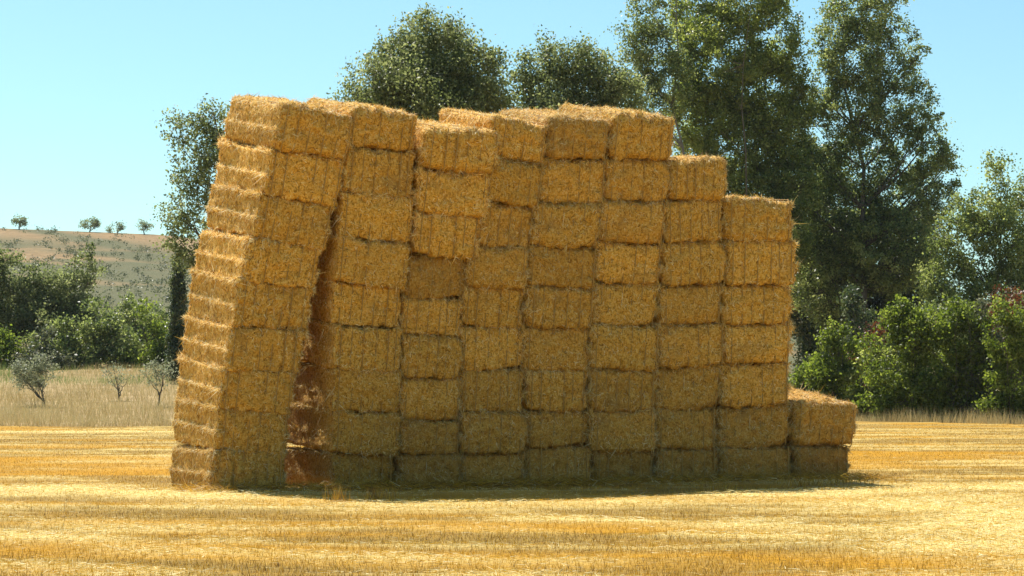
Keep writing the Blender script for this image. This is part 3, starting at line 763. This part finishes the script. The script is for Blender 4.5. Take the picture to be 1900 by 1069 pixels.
# left: thicket behind the meadow
G_L = 'thicket behind the dry meadow'
kw = dict(cat='bush', group=G_L, stems=4, trunk_r=0.10)
for i, (lab, px, dist, lobes, lm, nm) in enumerate([
    ('large grey-green rounded tree in the left thicket', 100, 152, [(60, 545, 60, 52), (120, 540, 60, 48), (165, 580, 46, 44), (90, 600, 100, 60), (30, 590, 50, 50), (150, 640, 60, 46)], 'grey', 'thicket_tree'),
    ('grey-green tree at the left edge of the picture', -20, 150, [(-15, 500, 34, 40), (-20, 560, 50, 60), (-15, 630, 60, 60)], 'grey', 'thicket_tree'),
    ('dark rounded bush beside the cypress', 275, 150, [(255, 600, 40, 34), (290, 610, 40, 40), (270, 650, 60, 40)], 'poplar', 'bush'),
    ('dark green bush under the large rounded tree', 130, 141, [(115, 640, 40, 34), (150, 650, 46, 36), (130, 675, 56, 28)], 'poplar', 'bush'),
    ('green low bush at the left edge', 15, 140, [(15, 640, 34, 26), (0, 665, 44, 34), (30, 680, 36, 24)], 'bright', 'bush'),
    ('dark green bush in the middle of the left thicket', 215, 142, [(200, 625, 40, 34), (225, 645, 46, 34), (210, 668, 54, 26)], 'poplar', 'bush'),
    ('green bush against the stack at left', 300, 141, [(300, 630, 36, 36), (320, 660, 40, 34), (290, 670, 44, 26)], 'bright', 'bush'),
    ('dull brown-green bush low in the left thicket', 70, 139, [(62, 660, 34, 26), (85, 672, 38, 26)], 'dull', 'bush'),
]):
    rj = random.Random(300 + i); rag = [(a, b, c * 0.75, d * 0.75) for (a, b, c, d) in lobes]
    for (lx, ly, rx, rz) in lobes:
        for _ in range(5):
            f = rj.uniform(0.2, 0.5)
            rag.append((lx + rj.gauss(0, 0.6) * rx, ly + rj.gauss(-0.15, 0.6) * rz, rx * f, rz * f * rj.uniform(0.8, 1.6)))
    plant(nm, lab, px, dist, [l for l in rag if l[1] < 700], lm, 0.23, 32, 0.80, 0.52, 50 + i, **kw)

# cypress: a dark column
def cypress(label, px, dist, top_py, halfw_px, seed):
    x = spot(px, dist); z = gt(x, dist) - 0.05
    H = hgt(top_py, dist) - z; w = halfw_px * dist / 3700
    lob = []
    for k in np.linspace(0.1, 0.97, 14):
        ww = w * min(1, 1.25 * (1 - k) ** 0.45 + 0.05)
        lob.append(((0, 0, H * k), (ww, ww, H * 0.06)))
    tree('cypress_tree', label, (x, dist, z), lob, 'dark', 0.16, 46, 0.34, 0.26, seed, trunk_r=0.12, up=0.0, flat=1.4)
cypress('narrow dark cypress beside the stack, under the sparse tree', 331, 124, 470, 17, 71)

# olive saplings in the dry meadow
G_O = 'young olive trees in the dry meadow'
for i, (lab, px, dist, lobes, tt) in enumerate([
    ('grey young olive tree leaning left in the dry meadow', 86, 106, [(42, 698, 18, 18), (60, 684, 20, 16), (80, 668, 16, 16), (56, 714, 26, 12), (96, 690, 12, 14), (70, 700, 18, 14), (34, 680, 9, 10)], (-0.55, 0, 1.7)),
    ('thin pale olive sapling in the middle of the meadow', 222, 110, [(212, 690, 16, 18), (230, 700, 14, 16), (218, 712, 14, 10)], None),
    ('grey olive sapling close to the stack', 296, 106, [(285, 688, 20, 18), (305, 680, 18, 20), (296, 704, 22, 14)], None)]):
    plant('olive_tree', lab, px, dist, lobes, 'olive', 0.12, [24, 8, 10][i], 0.36, 0.30, 80 + i, group=G_O, trunk_r=0.075, trunk_top=tt)

# trees on the crest of the hill
G_R = 'trees on the crest of the hill'
def crest_tree(lab, px, lobes, seed):
    x0 = spot(px, 515); dist = 520 + 0.10 * x0 - 2
    x = spot(px, dist); z = gt(x, dist) - 0.1; k = dist / 3700
    lob = [((lx * k, 0, lz * k), (rx * k, rx * k, rz * k)) for lx, lz, rx, rz in lobes]
    tree('olive_tree', lab, (x, dist, z), lob, 'grey', 0.36, 26, 1.0, 0.75, seed, group=G_R, trunk_r=0.28)
crest_tree('lone small tree at the left end of the hill crest', 33, [(0, 16, 11, 9), (-5, 14, 8, 7), (6, 13, 8, 6)], 91)
crest_tree('widest double-crowned tree on the hill crest', 164, [(-9, 15, 10, 9), (6, 17, 11, 10), (12, 14, 7, 8)], 92)
crest_tree('small round tree in the middle of the hill crest', 216, [(0, 13, 9, 7), (5, 11, 6, 5)], 93)
crest_tree('tree on the crest closest to the stack', 266, [(-3, 17, 10, 8), (6, 15, 9, 7)], 94)
crest_tree('tiny sapling between two crest trees', 200, [(0, 6, 3, 5)], 95)

# scrub on the hillside: too many and small to count
def hill_scrub():
    rs = np.random.default_rng(5)
    n = 26000
    x = rs.uniform(-230, 60, n); y = rs.uniform(185, 505, n)
    k = rs.random(n) < 0.08 + 0.55 * scrub_amt(x, y); x, y = x[k], y[k]
    k = rs.permutation(len(x))[:2300]; x, y = x[k], y[k]
    z = terrain(x, y)
    C = np.stack([x, y, z + 0.45], -1)
    return leaves_np(C, 30, 0.9, 0.34, rs, 0.4, 0.6)
v, f, tn = hill_scrub()
tag(obj('hillside_scrub', mesh_np('hillside_scrub', v, f, 4, LEAF['dull'], tn)), 'low grey-green scrub dotted over the dry hillside', 'scrub', kind='stuff')

# dry meadow grass beyond the stubble, and a fringe of it along the right edge
def meadow():
    n = 190000
    x = rng.uniform(-60, 45, n); y = field_edge(x) + 0.3 + rng.random(n) ** 1.4 * 50
    k = (x < 8) | (y < field_edge(x) + 10); x, y = x[k], y[k]
    dens = fbm(x / 3, y / 3, 61, 3)
    k = rng.random(len(x)) < 0.35 + dens; x, y, dens = x[k], y[k], dens[k]
    n = len(x)
    right = x > 8
    z = terrain(x, y) - 0.05
    D = unit(np.stack([rng.normal(0, 0.25, n), rng.normal(0, 0.25, n), np.ones(n)], -1))
    L = rng.uniform(0.25, 0.8, n) * (0.5 + dens) * np.where(right, 1.1, 0.85)
    tn = np.clip(rng.normal(0.58, 0.17, n) + 0.12 * right + 0.3 * (fbm(x / 5, y / 5, 63, 2) - 0.5), 0, 0.86)
    gr = (rng.random(n) < 0.8) & (y > 122) & (x < 0) & (fbm(x / 6, y / 4, 65, 2) > 0.45); tn[gr] = 1.0
    return blades(np.stack([x, y, z], -1), D, L, np.full(n, 0.022), tn, 'dry_grass', M_DRY)
tag(obj('dry_grass', meadow()), 'tall dry straw-coloured meadow grass beyond the stubble', 'grass', kind='stuff')

# ------------------------------------------------------------------ the summer air
def haze():
    x0, x1, y0, y1, z0, z1 = -2600, 2600, -700, 3600, -40, 75
    V = [(x, y, z) for z in (z0, z1) for (x, y) in ((x0, y0), (x1, y0), (x1, y1), (x0, y1))]
    Fq = [(3, 2, 1, 0), (4, 5, 6, 7), (0, 1, 5, 4), (1, 2, 6, 5), (2, 3, 7, 6), (3, 0, 4, 7)]
    m = bpy.data.materials.new('haze'); m.use_nodes = True; t = m.node_tree; t.nodes.clear()
    o = t.nodes.new('ShaderNodeOutputMaterial'); v = t.nodes.new('ShaderNodeVolumePrincipled')
    v.inputs['Color'].default_value = (0.86, 0.92, 1.0, 1); v.inputs['Density'].default_value = 0.00006
    v.inputs['Anisotropy'].default_value = 0.2
    t.links.new(v.outputs[0], o.inputs['Volume'])
    h = obj('haze', mesh_np('haze', V, Fq, 4, m))
    tag(h, 'thin summer haze in the air over the whole field', 'haze', kind='stuff')
haze()
